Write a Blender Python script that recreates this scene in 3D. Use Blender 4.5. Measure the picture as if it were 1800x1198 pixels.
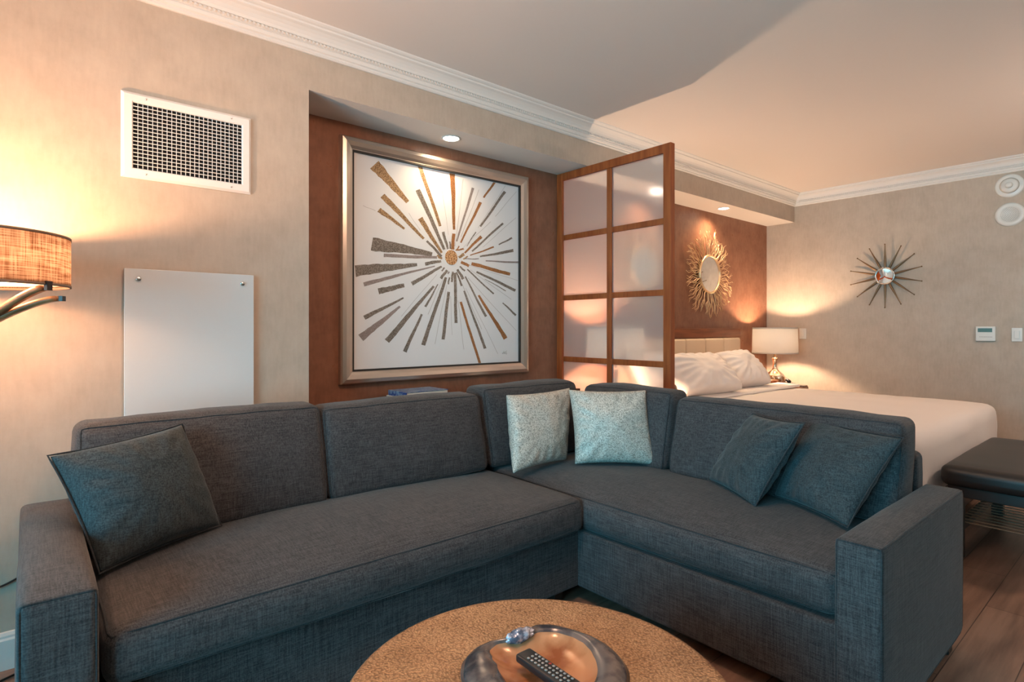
import bpy, bmesh, math, random
from mathutils import Vector, Matrix, noise
random.seed(7)
for o in list(bpy.data.objects): bpy.data.objects.remove(o)
C = bpy.context.scene.collection
S = bpy.context.scene
# ------------------------------------------------------------------ camera
CAM_H = 1.22
cd = bpy.data.cameras.new('camera'); cam = bpy.data.objects.new('camera', cd); C.objects.link(cam)
cam.location = (0, 0, CAM_H); cam.rotation_euler = (math.radians(90), 0, math.radians(-40.4))
cd.sensor_width = 36; cd.lens = 20.0; cd.shift_y = -23/1800; cd.clip_start = .02
S.camera = cam
# ------------------------------------------------------------------ world / exposure
W = bpy.data.worlds.new('world'); S.world = W; W.use_nodes = True
bg = W.node_tree.nodes['Background']
bg.inputs[0].default_value = (.18, .74, 1.0, 1); bg.inputs[1].default_value = 12.5
S.view_settings.view_transform = 'Standard'; S.view_settings.look = 'None'
S.view_settings.gamma = 1; S.view_settings.use_curve_mapping = False
S.view_settings.exposure = 0.35
# daylight portal in the window opening
WX = -2.6
pl = bpy.data.lights.new('window_portal', 'AREA'); pl.shape = 'RECTANGLE'; pl.size = 2.1; pl.size_y = 2.65
pl.cycles.is_portal = True
po = bpy.data.objects.new('window_portal', pl); C.objects.link(po)
po.location = (WX+.02, .425, 1.2); po.rotation_euler = (0, math.radians(-90), 0)
LAMP = (1.0, .66, .42)
def point(name, loc, energy, radius=.03, col=LAMP, parent=None):
    l = bpy.data.lights.new(name, 'POINT'); l.energy = energy; l.color = col; l.shadow_soft_size = radius
    o = bpy.data.objects.new(name, l); C.objects.link(o); o.location = loc
    return o
def spot(name, loc, energy, angle, target=None, blend=.6, radius=.02, col=(1, .70, .42)):
    l = bpy.data.lights.new(name, 'SPOT'); l.energy = energy; l.color = col; l.spot_size = math.radians(angle)
    l.spot_blend = blend; l.shadow_soft_size = radius
    o = bpy.data.objects.new(name, l); C.objects.link(o); o.location = loc
    if target:
        o.rotation_euler = (Vector(target)-Vector(loc)).to_track_quat('-Z', 'Y').to_euler()
    return o
FL = (-.14, 2.40)                 # floor lamp axis
NL = [(5.93, 2.74), (3.40, 2.78)] # bedside lamp axes
point('floor_lamp_light', (FL[0], FL[1], 1.44), 46, .035, (1, .50, .25))
point('added_fill_light', (.80, 1.0, 2.50), 42, .12, (1, .60, .39))  # unseen fill lamp added to warm the sofa tops, no fixture modelled
point('added_fill_light', (4.7, -.5, 2.05), 40, .12, (1, .74, .58))  # second added fill, out of view on the bedroom side, no fixture
point('bedside_lamp_light', (NL[0][0], NL[0][1], 1.09), 42, .035)
point('bedside_lamp_light', (NL[1][0], NL[1][1], 1.09), 42, .035)
spot('downlight_beam', (1.956, 2.869, 2.362), 26, 150, (1.95, 2.93, 0), 1, .04)
spot('downlight_beam', (5.10, 2.87, 2.362), 44, 150, (5.10, 2.97, 0), 1, .04)
spot('downlight_beam', (4.02, 2.87, 2.362), 34, 150, (4.02, 2.97, 0), 1, .04)

# ------------------------------------------------------------------ materials
def mat(name, col=(.8, .8, .8), rough=.5, metal=0, spec=.5, **kw):
    m = bpy.data.materials.new(name); m.use_nodes = True
    b = m.node_tree.nodes['Principled BSDF']
    b.inputs['Base Color'].default_value = (*col, 1); b.inputs['Roughness'].default_value = rough
    b.inputs['Metallic'].default_value = metal; b.inputs['Specular IOR Level'].default_value = spec
    for k, v in kw.items(): b.inputs[k.replace('_', ' ')].default_value = v
    return m
def N(m, t, **kw):
    n = m.node_tree.nodes.new(t)
    for k, v in kw.items(): setattr(n, k, v)
    return n
def L(m, a, b): m.node_tree.links.new(a, b)
def coords(m, scale=(1, 1, 1), rot=(0, 0, 0)):
    tc = N(m, 'ShaderNodeTexCoord'); mp = N(m, 'ShaderNodeMapping')
    mp.inputs['Scale'].default_value = scale; mp.inputs['Rotation'].default_value = rot
    L(m, tc.outputs['Object'], mp.inputs['Vector']); return mp.outputs[0]
def nz(m, scale, detail=2, vec=None, rough=.5):
    n = N(m, 'ShaderNodeTexNoise'); n.inputs['Scale'].default_value = 1
    n.inputs['Detail'].default_value = detail; n.inputs['Roughness'].default_value = rough
    L(m, vec if vec else coords(m, scale), n.inputs['Vector']); return n.outputs['Fac']
def ramp(m, fac, stops):
    r = N(m, 'ShaderNodeValToRGB'); e = r.color_ramp.elements
    while len(e) < len(stops): e.new(.5)
    for i, (p, c) in enumerate(stops): e[i].position = p; e[i].color = (*c, 1)
    L(m, fac, r.inputs[0]); return r.outputs[0]
def mth(m, op, a, b=None):
    n = N(m, 'ShaderNodeMath', operation=op)
    for i, v in enumerate((a, b)):
        if v is None: continue
        if isinstance(v, (int, float)): n.inputs[i].default_value = v
        else: L(m, v, n.inputs[i])
    return n.outputs[0]
def bump(m, h, strength=.3, dist=.002):
    b = N(m, 'ShaderNodeBump'); b.inputs['Strength'].default_value = strength; b.inputs['Distance'].default_value = dist
    L(m, h, b.inputs['Height']); L(m, b.outputs[0], m.node_tree.nodes['Principled BSDF'].inputs['Normal'])
def base(m, c): L(m, c, m.node_tree.nodes['Principled BSDF'].inputs['Base Color'])

def linen(name, dark, light, sheen=.12, thr=(14, 280)):
    m = mat(name, light, .85, spec=.25)
    a, b = thr
    n1 = nz(m, (a, b, b), 2); n2 = nz(m, (b, a, b), 2); n3 = nz(m, (b, b, a), 2)
    s = mth(m, 'ADD', mth(m, 'ADD', n1, n2), n3)
    s = mth(m, 'MULTIPLY', s, .3333)
    big = nz(m, (5, 5, 5), 3)
    f = mth(m, 'ADD', mth(m, 'MULTIPLY', s, .9), mth(m, 'MULTIPLY', big, .1))
    base(m, ramp(m, f, [(.40, dark), (.60, light)]))
    bump(m, s, .5, .003)
    p = m.node_tree.nodes['Principled BSDF']
    p.inputs['Sheen Weight'].default_value = sheen; p.inputs['Sheen Roughness'].default_value = .45
    return m
M = {}
M['sofa'] = linen('sofa_linen', (.022, .022, .024), (.080, .077, .080))
M['pillow'] = linen('pillow_linen', (.018, .024, .027), (.064, .080, .086))
M['pipe'] = linen('piping_linen', (.018, .019, .021), (.045, .048, .052))
def wallpaper(name, a, b, rough=.5, sc=7):
    m = mat(name, a, rough, spec=.35)
    n = nz(m, (sc, sc, sc), 6, rough=.65); k = nz(m, (60, 60, 14), 3)
    f = mth(m, 'ADD', mth(m, 'MULTIPLY', n, .7), mth(m, 'MULTIPLY', k, .3))
    base(m, ramp(m, f, [(.35, a), (.65, b)])); bump(m, f, .12, .004)
    r = N(m, 'ShaderNodeMapRange'); r.inputs[1].default_value = .35; r.inputs[2].default_value = .7
    r.inputs[3].default_value = rough+.12; r.inputs[4].default_value = rough-.15
    L(m, f, r.inputs[0]); L(m, r.outputs[0], m.node_tree.nodes['Principled BSDF'].inputs['Roughness'])
    return m
M['wall'] = wallpaper('beige_wallpaper', (.44, .365, .295), (.52, .44, .36))
M['brown'] = wallpaper('bronze_wallpaper', (.195, .085, .05), (.275, .125, .074), .38, 9)
M['white'] = mat('white_paint', (.72, .70, .67), .5)
M['ceil'] = mat('ceiling_paint', (.72, .67, .63), .8)
M['plastic'] = mat('white_plastic', (.72, .72, .69), .35)
M['vent'] = mat('vent_enamel', (.75, .74, .72), .4)
M['black'] = mat('black_plastic', (.012, .012, .013), .35)
M['dark'] = mat('dark_void', (.006, .006, .007), .9)
M['leather'] = mat('black_leather', (.018, .015, .014), .42)
M['darkwood'] = mat('espresso_wood', (.022, .013, .010), .4)
M['chrome'] = mat('chrome', (.75, .74, .72), .18, 1)
M['mirror'] = mat('mirror_glass', (.9, .9, .88), .02, 1)
M['white_glass'] = mat('back_painted_glass', (.62, .66, .68), .10, spec=.6)
def wood(name, a, b, sc=(3, 40, 40), rough=.3):
    m = mat(name, a, rough, spec=.3)
    n = nz(m, sc, 5); base(m, ramp(m, n, [(.35, a), (.65, b)])); return m
M['cherry'] = wood('cherry_wood', (.24, .050, .012), (.38, .095, .025), (30, 30, 3), .42)
M['cherry_h'] = wood('cherry_rail', (.14, .040, .014), (.24, .075, .028), (3, 30, 30), .28)
M['oakarm'] = wood('bent_wood', (.20, .085, .035), (.34, .16, .07), (6, 30, 30))
M['slat'] = wood('pale_slat_wood', (.26, .16, .10), (.38, .25, .16), (30, 4, 30))
M['nightwood'] = wood('nightstand_wood', (.06, .02, .01), (.12, .045, .02))
M['champ'] = mat('champagne_leaf', (.60, .52, .45), .30, .85)
M['lip'] = mat('black_lip', (.02, .016, .014), .5)
M['canvas'] = mat('canvas_white', (.74, .74, .75), .7)
M['gold'] = mat('pale_gold', (.80, .58, .36), .30, .9)
M['bronze'] = mat('aged_bronze', (.20, .13, .075), .38, .8)
M['sheet'] = mat('white_cotton', (.80, .74, .71), .8, spec=.2)
M['cushion_cream'] = mat('cream_upholstery', (.62, .48, .35), .6)
M['pages'] = mat('paper_pages', (.68, .64, .56), .8)
m = M['floor'] = mat('plank_floor', (.3, .2, .15), .38)
bt = N(m, 'ShaderNodeTexBrick'); bt.offset = .37; bt.inputs['Scale'].default_value = 1
bt.inputs['Brick Width'].default_value = 1.22; bt.inputs['Row Height'].default_value = .185; bt.inputs['Mortar Size'].default_value = .0018
bt.inputs['Color1'].default_value = (.200, .118, .085, 1); bt.inputs['Color2'].default_value = (.285, .175, .130, 1)
bt.inputs['Mortar'].default_value = (.07, .04, .03, 1)
L(m, coords(m), bt.inputs['Vector'])
g = nz(m, (2.2, 26, 1), 6, rough=.6); g2 = nz(m, (1.6, 5, 1), 4)
mx = N(m, 'ShaderNodeMix', data_type='RGBA', blend_type='MULTIPLY'); mx.inputs[0].default_value = 1
L(m, bt.outputs['Color'], mx.inputs[6])
L(m, ramp(m, mth(m, 'MULTIPLY', mth(m, 'ADD', g, g2), .5), [(.36, (.55, .5, .48)), (.58, (1.2, 1.15, 1.1))]), mx.inputs[7])
base(m, mx.outputs[2])
def translucent(name, col, tcol, fac=.5, weave=False):
    m = bpy.data.materials.new(name); m.use_nodes = True; nt = m.node_tree; nt.nodes.clear()
    out = N(m, 'ShaderNodeOutputMaterial'); mixs = N(m, 'ShaderNodeMixShader'); d = N(m, 'ShaderNodeBsdfDiffuse'); t = N(m, 'ShaderNodeBsdfTranslucent')
    d.inputs[0].default_value = (*col, 1); t.inputs[0].default_value = (*tcol, 1); mixs.inputs[0].default_value = fac
    if weave:
        n1 = nz(m, (10, 10, 260), 3); n2 = nz(m, (230, 230, 9), 3)
        s = mth(m, 'MULTIPLY', mth(m, 'ADD', n1, n2), .5)
        c = ramp(m, s, [(.40, (.30, .15, .07)), (.58, col)]); c2 = ramp(m, s, [(.36, (.19, .125, .09)), (.58, tcol)])
        L(m, c, d.inputs[0]); L(m, c2, t.inputs[0])
    L(m, d.outputs[0], mixs.inputs[1]); L(m, t.outputs[0], mixs.inputs[2]); L(m, mixs.outputs[0], out.inputs[0]); return m
M['burlap'] = translucent('burlap_shade', (.62, .45, .30), (.44, .385, .34), .62, True)
M['shade'] = translucent('white_shade', (.78, .76, .74), (.42, .41, .39), .5)
M['diffuser'] = translucent('lamp_diffuser', (.8, .8, .8), (.8, .8, .78), .7)
m = M['diffuser']; nt = m.node_tree; o_ = [n for n in nt.nodes if n.type == 'OUTPUT_MATERIAL'][0]; sh = o_.inputs[0].links[0].from_socket
tr = N(m, 'ShaderNodeBsdfTransparent'); mm_ = N(m, 'ShaderNodeMixShader'); mm_.inputs[0].default_value = .45
L(m, sh, mm_.inputs[1]); L(m, tr.outputs[0], mm_.inputs[2]); L(m, mm_.outputs[0], o_.inputs[0])
M['shade_trim'] = mat('shade_trim', (.20, .13, .09), .7)
def emit(name, col, st):
    m = mat(name, (.8, .8, .8)); p = m.node_tree.nodes['Principled BSDF']
    p.inputs['Emission Color'].default_value = (*col, 1); p.inputs['Emission Strength'].default_value = st; return m
M['bulb'] = emit('downlight_lens', (1, .9, .75), 12)
# frosted glass
m = bpy.data.materials.new('frosted_glass'); m.use_nodes = True; nt = m.node_tree; nt.nodes.clear()
out = N(m, 'ShaderNodeOutputMaterial'); mixs = N(m, 'ShaderNodeMixShader'); mixs.inputs[0].default_value = .24
gl = N(m, 'ShaderNodeBsdfPrincipled'); gl.inputs['Base Color'].default_value = (.93, .93, .94, 1); gl.inputs['Roughness'].default_value = .30
gl.inputs['Transmission Weight'].default_value = 1; gl.inputs['IOR'].default_value = 1.12
ms2 = N(m, 'ShaderNodeMixShader'); ms2.inputs[0].default_value = .5
d = N(m, 'ShaderNodeBsdfDiffuse'); d.inputs[0].default_value = (.72, .72, .74, 1); t = N(m, 'ShaderNodeBsdfTranslucent'); t.inputs[0].default_value = (.75, .72, .70, 1)
L(m, d.outputs[0], ms2.inputs[1]); L(m, t.outputs[0], ms2.inputs[2]); L(m, gl.outputs[0], mixs.inputs[1]); L(m, ms2.outputs[0], mixs.inputs[2]); L(m, mixs.outputs[0], out.inputs[0])
M['frost'] = m
# window pane: see-through with a fresnel reflection
m = bpy.data.materials.new('window_glass'); m.use_nodes = True; nt = m.node_tree; nt.nodes.clear()
out = N(m, 'ShaderNodeOutputMaterial'); mixs = N(m, 'ShaderNodeMixShader'); fr = N(m, 'ShaderNodeFresnel'); tr = N(m, 'ShaderNodeBsdfTransparent'); gg = N(m, 'ShaderNodeBsdfGlossy')
gg.inputs['Roughness'].default_value = .02
L(m, fr.outputs[0], mixs.inputs[0]); L(m, tr.outputs[0], mixs.inputs[1]); L(m, gg.outputs[0], mixs.inputs[2]); L(m, mixs.outputs[0], out.inputs[0]); M['pane'] = m
# sequin-like silver fabric
m = M['silver'] = mat('silver_sparkle_fabric', (.6, .58, .52), .5, .12)
v = N(m, 'ShaderNodeTexVoronoi'); v.inputs['Scale'].default_value = 300; L(m, coords(m), v.inputs['Vector'])
sp = N(m, 'ShaderNodeSeparateColor'); L(m, v.outputs['Color'], sp.inputs[0])
base(m, ramp(m, sp.outputs[0], [(.0, (.20, .20, .17)), (.35, (.42, .41, .36)), (.8, (.66, .64, .58))]))
bump(m, sp.outputs[1], .9, .004)
# hammered brass
m = M['hammer'] = mat('hammered_brass', (.5, .3, .16), .42, .75)
v = N(m, 'ShaderNodeTexVoronoi', feature='SMOOTH_F1'); v.inputs['Scale'].default_value = 190; L(m, coords(m, (1, 1, 1)), v.inputs['Vector'])
bg_ = nz(m, (9, 9, 9), 5)
f = mth(m, 'ADD', mth(m, 'MULTIPLY', v.outputs['Distance'], .8), mth(m, 'MULTIPLY', bg_, .5))
base(m, ramp(m, f, [(.25, (.72, .46, .27)), (.62, (.46, .27, .145)), (.85, (.28, .15, .08))])); bump(m, v.outputs['Distance'], .8, -.003)
# mercury glass
m = M['mercury'] = mat('mercury_glass', (.7, .5, .35), .12, .85)
base(m, ramp(m, nz(m, (28, 28, 28), 5), [(.4, (.50, .26, .14)), (.6, (.85, .75, .62))]))
# art paint
def speck(name, a, b, sc=210, metal=.4, rough=.45):
    m = mat(name, a, rough, metal); base(m, ramp(m, nz(m, (sc, sc, sc), 5), [(.42, a), (.58, b)])); return m
M['art_g'] = speck('gilt_paint', (.20, .11, .05), (.50, .33, .18))
M['art_s'] = speck('silver_grey_paint', (.13, .105, .085), (.30, .27, .24))
M['art_o'] = speck('copper_paint', (.26, .11, .04), (.42, .20, .08))
M['art_t'] = mat('thin_line_paint', (.42, .40, .38), .6)
M['art_w'] = speck('taupe_paint', (.26, .22, .21), (.36, .31, .30))
M['disc'] = speck('gilt_disc', (.22, .08, .02), (.75, .48, .25), 160)
M['shell_dark'] = speck('grey_nacre', (.045, .045, .055), (.20, .17, .16), 14, .5, .25)
M['shell_in'] = speck('polished_shell', (.30, .10, .035), (.52, .25, .12), 9, .1, .2)
M['pearl'] = speck('blue_nacre', (.12, .14, .20), (.62, .62, .72), 55, .4, .2)
M['book_blue'] = speck('blue_cover', (.02, .06, .22), (.25, .33, .42), 40, 0, .3)
M['book_dark'] = speck('dark_cover', (.03, .04, .07), (.08, .11, .16), 30, 0, .3)
M['lcd'] = mat('lcd_screen', (.09, .20, .20), .2)

# ------------------------------------------------------------------ helpers
def tag(o, label=None, cat=None, group=None, kind=None):
    for k, v in (('label', label), ('category', cat), ('group', group), ('kind', kind)):
        if v: o[k] = v
    return o
def thing(name, label, cat, loc=(0, 0, 0), rz=0, group=None):
    o = bpy.data.objects.new(name, None); C.objects.link(o); o.location = loc; o.rotation_euler = (0, 0, rz)
    o.empty_display_size = .05
    return tag(o, label, cat, group)
def obj(name, bm, material, parent=None, loc=(0, 0, 0), smooth=True, rot=None, label=None, sub=0, bev=0):
    me = bpy.data.meshes.new(name)
    bmesh.ops.recalc_face_normals(bm, faces=bm.faces[:])
    bm.to_mesh(me); bm.free()
    for mm in (material if isinstance(material, (list, tuple)) else [material]): me.materials.append(mm)
    if smooth:
        for p in me.polygons: p.use_smooth = True
    o = bpy.data.objects.new(name, me); C.objects.link(o); o.location = loc
    if rot is not None: o.rotation_euler = rot
    if parent: o.parent = parent
    if label: o['label'] = label
    if bev:
        b = o.modifiers.new('bevel', 'BEVEL'); b.width = bev; b.segments = 2; b.limit_method = 'ANGLE'
        if smooth:
            w = o.modifiers.new('wn', 'WEIGHTED_NORMAL')
    if sub:
        s = o.modifiers.new('sub', 'SUBSURF'); s.levels = sub; s.render_levels = sub
    return o
def bx(bm, x0, x1, y0, y1, z0, z1, mi=0):
    vs = [bm.verts.new((x, y, z)) for x in (x0, x1) for y in (y0, y1) for z in (z0, z1)]
    for f in ((0, 1, 3, 2), (4, 6, 7, 5), (0, 4, 5, 1), (2, 3, 7, 6), (0, 2, 6, 4), (1, 5, 7, 3)):
        bm.faces.new([vs[i] for i in f]).material_index = mi
def box(name, dims, material, parent=None, bev=0, label=None):
    """dims = x0,x1,y0,y1,z0,z1 in the parent's space; origin is put at the box's base centre"""
    x0, x1, y0, y1, z0, z1 = dims; cx, cy = (x0+x1)/2, (y0+y1)/2
    bm = bmesh.new(); bx(bm, x0-cx, x1-cx, y0-cy, y1-cy, 0, z1-z0)
    return obj(name, bm, material, parent, (cx, cy, z0), smooth=bev > 0, bev=bev, label=label)
def lathe(bm, prof, n=48, c=(0, 0, 0), axis='Z', mi=0, closed=False):
    rings = []
    for r, z in prof:
        ring = []
        for i in range(n):
            a = 2*math.pi*i/n; p = (r*math.cos(a), r*math.sin(a), z)
            if axis == 'X': p = (p[2], p[0], p[1])
            if axis == 'Y': p = (p[0], p[2], p[1])
            ring.append(bm.verts.new((p[0]+c[0], p[1]+c[1], p[2]+c[2])))
        rings.append(ring)
    prs = list(zip(rings, rings[1:])) + ([(rings[-1], rings[0])] if closed else [])
    for a, b in prs:
        for i in range(n):
            j = (i+1) % n
            bm.faces.new((a[i], a[j], b[j], b[i])).material_index = mi
    if not closed:
        for ring, (r, z) in ((rings[0], prof[0]), (rings[-1], prof[-1])):
            if r > 1e-5: bm.faces.new(ring).material_index = mi
    bmesh.ops.remove_doubles(bm, verts=bm.verts[:], dist=1e-6)
def tube(bm, pts, r, n=8, closed=False, taper=None, mi=0):
    pts = [Vector(p) for p in pts]; rings = []; k = len(pts); up = None
    for i, p in enumerate(pts):
        if closed: t = pts[(i+1) % k]-pts[i-1]
        else: t = pts[min(i+1, k-1)]-pts[max(i-1, 0)]
        t.normalize()
        if up is None: up = t.orthogonal().normalized()
        up = (up - t*up.dot(t)).normalized(); s = t.cross(up)
        rr = r if taper is None else r*taper[i]
        rings.append([bm.verts.new(p+(up*math.cos(2*math.pi*j/n)+s*math.sin(2*math.pi*j/n))*rr) for j in range(n)])
    prs = list(zip(rings, rings[1:])) + ([(rings[-1], rings[0])] if closed else [])
    for a, b in prs:
        for j in range(n):
            bm.faces.new((a[j], a[(j+1) % n], b[(j+1) % n], b[j])).material_index = mi
    if not closed:
        bm.faces.new(rings[0]).material_index = mi; bm.faces.new(rings[-1]).material_index = mi
def soft_def(h, r, bulge, lean=0, wr=0, seed=0, droop=0):
    hx, hy, hz = h
    def f(p):
        inner = Vector([max(-(hh-r), min(hh-r, c)) for hh, c in zip(h, p)])
        d = Vector(p)-inner
        q = inner + (d.normalized()*r if d.length > 1e-9 else d)
        u, v, w = q.x/hx, q.y/hy, q.z/hz
        g = lambda a: max(0, 1-abs(a)**2.2)
        q2 = q.copy()
        q2.x += bulge[0]*u*g(v)*g(w); q2.y += bulge[1]*v*g(u)*g(w); q2.z += bulge[2]*w*g(u)*g(v)
        if lean: q2.y += lean*(w+1)/2
        if droop: q2.z -= droop*(1-g(u*.98))*max(0, w)
        if wr:
            n_ = noise.noise(Vector((q.x*5+seed, q.y*5, q.z*5)))+.5*noise.noise(Vector((q.x*13, q.y*13+seed, q.z*13)))
            nn = Vector((u**5, v**5, w**5))
            if nn.length > 1e-6: q2 += nn.normalized()*n_*wr
        return q2
    return f
def soft_box(bm, h, r, f, m=10, k=4):
    def line(hh):
        a = [-(hh)+r*(1-math.cos(math.pi/2*i/k))*1.0 for i in range(k)]
        mid = [-(hh-r)+(2*(hh-r))*i/m for i in range(m+1)]
        return a+mid+[-x for x in reversed(a)]
    ls = [line(x) for x in h]
    for ax in range(3):
        a, b = [i for i in range(3) if i != ax]
        for s in (-1, 1):
            grid = []
            for p in ls[a]:
                row = []
                for q in ls[b]:
                    c = [0, 0, 0]; c[ax] = s*h[ax]; c[a] = p; c[b] = q
                    row.append(bm.verts.new(f(c)))
                grid.append(row)
            for i in range(len(grid)-1):
                for j in range(len(grid[0])-1):
                    bm.faces.new((grid[i][j], grid[i+1][j], grid[i+1][j+1], grid[i][j+1]))
    bmesh.ops.remove_doubles(bm, verts=bm.verts[:], dist=1e-5)
def edge_loop(h, f, ax, s, n=26, off=0):
    """loop around one face of the soft box, for the piping"""
    a, b = [i for i in range(3) if i != ax]; pts = []
    seq = [(-1, -1), (1, -1), (1, 1), (-1, 1), (-1, -1)]
    for (u0, v0), (u1, v1) in zip(seq, seq[1:]):
        for i in range(n):
            t = i/n; c = [0, 0, 0]; c[ax] = s*h[ax]; c[a] = h[a]*(u0+(u1-u0)*t); c[b] = h[b]*(v0+(v1-v0)*t); pts.append(f(c))
    return pts
def cushion(name, dims, parent, material, pipe, r=.035, bulge=(0, 0, 0), lean=0, rz=0, wr=.003, seed=0, faces=((1, -1),), droop=0, label=None):
    x0, x1, y0, y1, z0, z1 = dims; h = ((x1-x0)/2, (y1-y0)/2, (z1-z0)/2)
    f = soft_def(h, r, bulge, lean, wr, seed, droop)
    bm = bmesh.new(); soft_box(bm, h, r, f)
    c = ((x0+x1)/2, (y0+y1)/2, (z0+z1)/2)
    o = obj(name, bm, material, parent, c, rot=(0, 0, rz), label=label)
    if pipe:
        bm = bmesh.new()
        for ax, s in faces: tube(bm, edge_loop(h, f, ax, s), .0035, 6, True)
        obj('piping', bm, pipe, o)
    return o
def pillow(name, BL, BR, TR, TL, T, material, label, cat, group=None, pipe=None, bow=.055, n=30, wr=.009, seed=0, pw=.5):
    BL, BR, TR, TL = map(Vector, (BL, BR, TR, TL)); org = (BL+BR)/2
    cen = (BL+BR+TR+TL)/4; nrm = (BR-BL).cross(TL-BL).normalized()
    def P(u, v, s):
        uu = u*(1-bow*(1-v*v)); vv = v*(1-bow*(1-u*u))
        a, b = (uu+1)/2, (vv+1)/2
        p = (BL*(1-a)+BR*a)*(1-b)+(TL*(1-a)+TR*a)*b
        e = max(0, (1-u*u))*max(0, (1-v*v))
        th = T*.5*e**pw
        k = noise.noise(Vector((u*1.7+seed, v*1.7, s*.5)))*.9 + .5*noise.noise(Vector((u*4+seed, v*4, s)))
        edge = (1-e)*min(1, e*6)
        ang = math.atan2(v, u)
        wav = math.sin(ang*17+seed*3)*edge*.5
        return p-org + nrm*s*(th+wr*(k+wav)*min(1, e*4))
    bm = bmesh.new()
    for s in (1, -1):
        g = [[bm.verts.new(P(math.sin((2*i/n-1)*math.pi/2*.999999) if 0 else (2*i/n-1), 2*j/n-1, s)) for j in range(n+1)] for i in range(n+1)]
        for i in range(n):
            for j in range(n): bm.faces.new((g[i][j], g[i+1][j], g[i+1][j+1], g[i][j+1]))
    bmesh.ops.remove_doubles(bm, verts=bm.verts[:], dist=1e-5)
    if pipe:
        o = thing(name, label, cat, org, 0, group)
        obj('cover', bm, material, o, sub=1)
        bm = bmesh.new(); pts = []
        for (u0, v0), (u1, v1) in (((-1, -1), (1, -1)), ((1, -1), (1, 1)), ((1, 1), (-1, 1)), ((-1, 1), (-1, -1))):
            for i in range(16): pts.append(P(u0+(u1-u0)*i/16, v0+(v1-v0)*i/16, 1))
        tube(bm, pts, .003, 6, True); obj('piping', bm, pipe, o)
    else:
        o = obj(name, bm, material, None, org, sub=1); tag(o, label, cat, group)
    return o
def struct(name, boxes, material, smooth=False):
    bm = bmesh.new()
    for b in boxes: bx(bm, *b)
    return tag(obj(name, bm, material, smooth=smooth), kind='structure')

# ------------------------------------------------------------------ room shell
YW, YN, XE, ZC, ZS, XN, YB = 2.73, 3.036, 6.37, 2.66, 2.37, 1.034, -2.6
struct('floor', [(WX-.1, XE+.1, YB-.1, YN+.1, -.1, 0)], M['floor'])
struct('ceiling', [(WX-.1, XE+.1, YB-.1, YN+.1, ZC, ZC+.1)], M['ceil'])
struct('wall_left', [(WX-.1, XN, YW, YN+.1, 0, ZC)], M['wall'])
struct('wall_niche', [(XN, XE+.1, YN, YN+.1, 0, ZS)], M['brown'])
struct('wall_far', [(XE, XE+.1, YB-.1, YN, 0, ZC)], M['wall'])
struct('wall_behind', [(WX-.1, XE, YB-.1, YB, 0, ZC)], M['wall'])
hd = struct('wall_header', [(XN, XE, YW, YN+.1, ZS, ZC)], M['wall'])
hd.data.materials.append(M['white'])
for p in hd.data.polygons:
    if p.normal.z < -.5: p.material_index = 1
WY0, WY1, WZ0, WZ1 = -.9, 1.75, .12, 2.3
struct('wall_window', [(WX-.1, WX, YB, WY0, 0, ZC), (WX-.1, WX, WY1, YW, 0, ZC), (WX-.1, WX, WY0, WY1, 0, WZ0), (WX-.1, WX, WY0, WY1, WZ1, ZC)], M['wall'])
w = struct('window_1', [(WX-.08, WX-.03, y-.025, y+.025, WZ0, WZ1) for y in (WY0+.025, .55, WY1-.025)] + [(WX-.08, WX-.03, WY0, WY1, z, z+.05) for z in (WZ0, WZ1-.05)], M['darkwood'])
bm = bmesh.new(); bx(bm, WX-.06, WX-.054, WY0+.05, WY1-.05, WZ0+.05, WZ1-.05); obj('pane', bm, M['pane'], w, smooth=False)
# crown moulding with a dentil band
CR = [(0, 2.541), (.010, 2.541), (.016, 2.547), (.016, 2.556), (.024, 2.560), (.028, 2.572), (.026, 2.578), (.034, 2.580), (.034, 2.592), (.042, 2.594),
      (.046, 2.606), (.056, 2.620), (.070, 2.631), (.084, 2.637), (.086, 2.645), (.096, 2.648), (.104, 2.654), (.106, 2.66), (0, 2.66)]
def crown(name, x0, x1, along):
    bm = bmesh.new(); ends = []
    for e, s in ((x0, 0), (x1, 1)):
        ring = []
        for o_, z in CR:
            if along == 'X': x = e - (o_ if s else 0); ring.append(bm.verts.new((x, YW-o_, z)))
            else: y = e - (o_ if s else 0); ring.append(bm.verts.new((XE-o_, y, z)))
        ends.append(ring)
    for i in range(len(CR)):
        j = (i+1) % len(CR); bm.faces.new((ends[0][i], ends[0][j], ends[1][j], ends[1][i]))
    bm.faces.new(ends[0]); bm.faces.new(ends[1])
    a = x0+.02
    while a < x1-.06:
        if along == 'X': bx(bm, a, a+.009, YW-.0405, YW-.03, 2.5805, 2.5915)
        else: bx(bm, XE-.0405, XE-.03, a, a+.009, 2.5805, 2.5915)
        a += .018
    return tag(obj(name, bm, M['white'], smooth=False), kind='structure')
crown('trim_1', WX, XE, 'X'); crown('trim_2', YB, YW, 'Y')
def baseb(name, x0, x1):
    bm = bmesh.new(); P = [(0, 0), (.016, 0), (.016, .105), (.011, .112), (.011, .120), (.006, .130), (0, .132)]
    e = [[bm.verts.new((x, YW-o_, z)) for o_, z in P] for x in (x0, x1)]
    for i in range(len(P)-1): bm.faces.new((e[0][i], e[0][i+1], e[1][i+1], e[1][i]))
    bm.faces.new(e[0]); bm.faces.new(e[1])
    return tag(obj(name, bm, M['white'], smooth=False), kind='structure')
baseb('baseboard_left', WX, XN)
struct('baseboard_far', [(XE-.016, XE, YB, YN, 0, .13)], M['white'])

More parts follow.
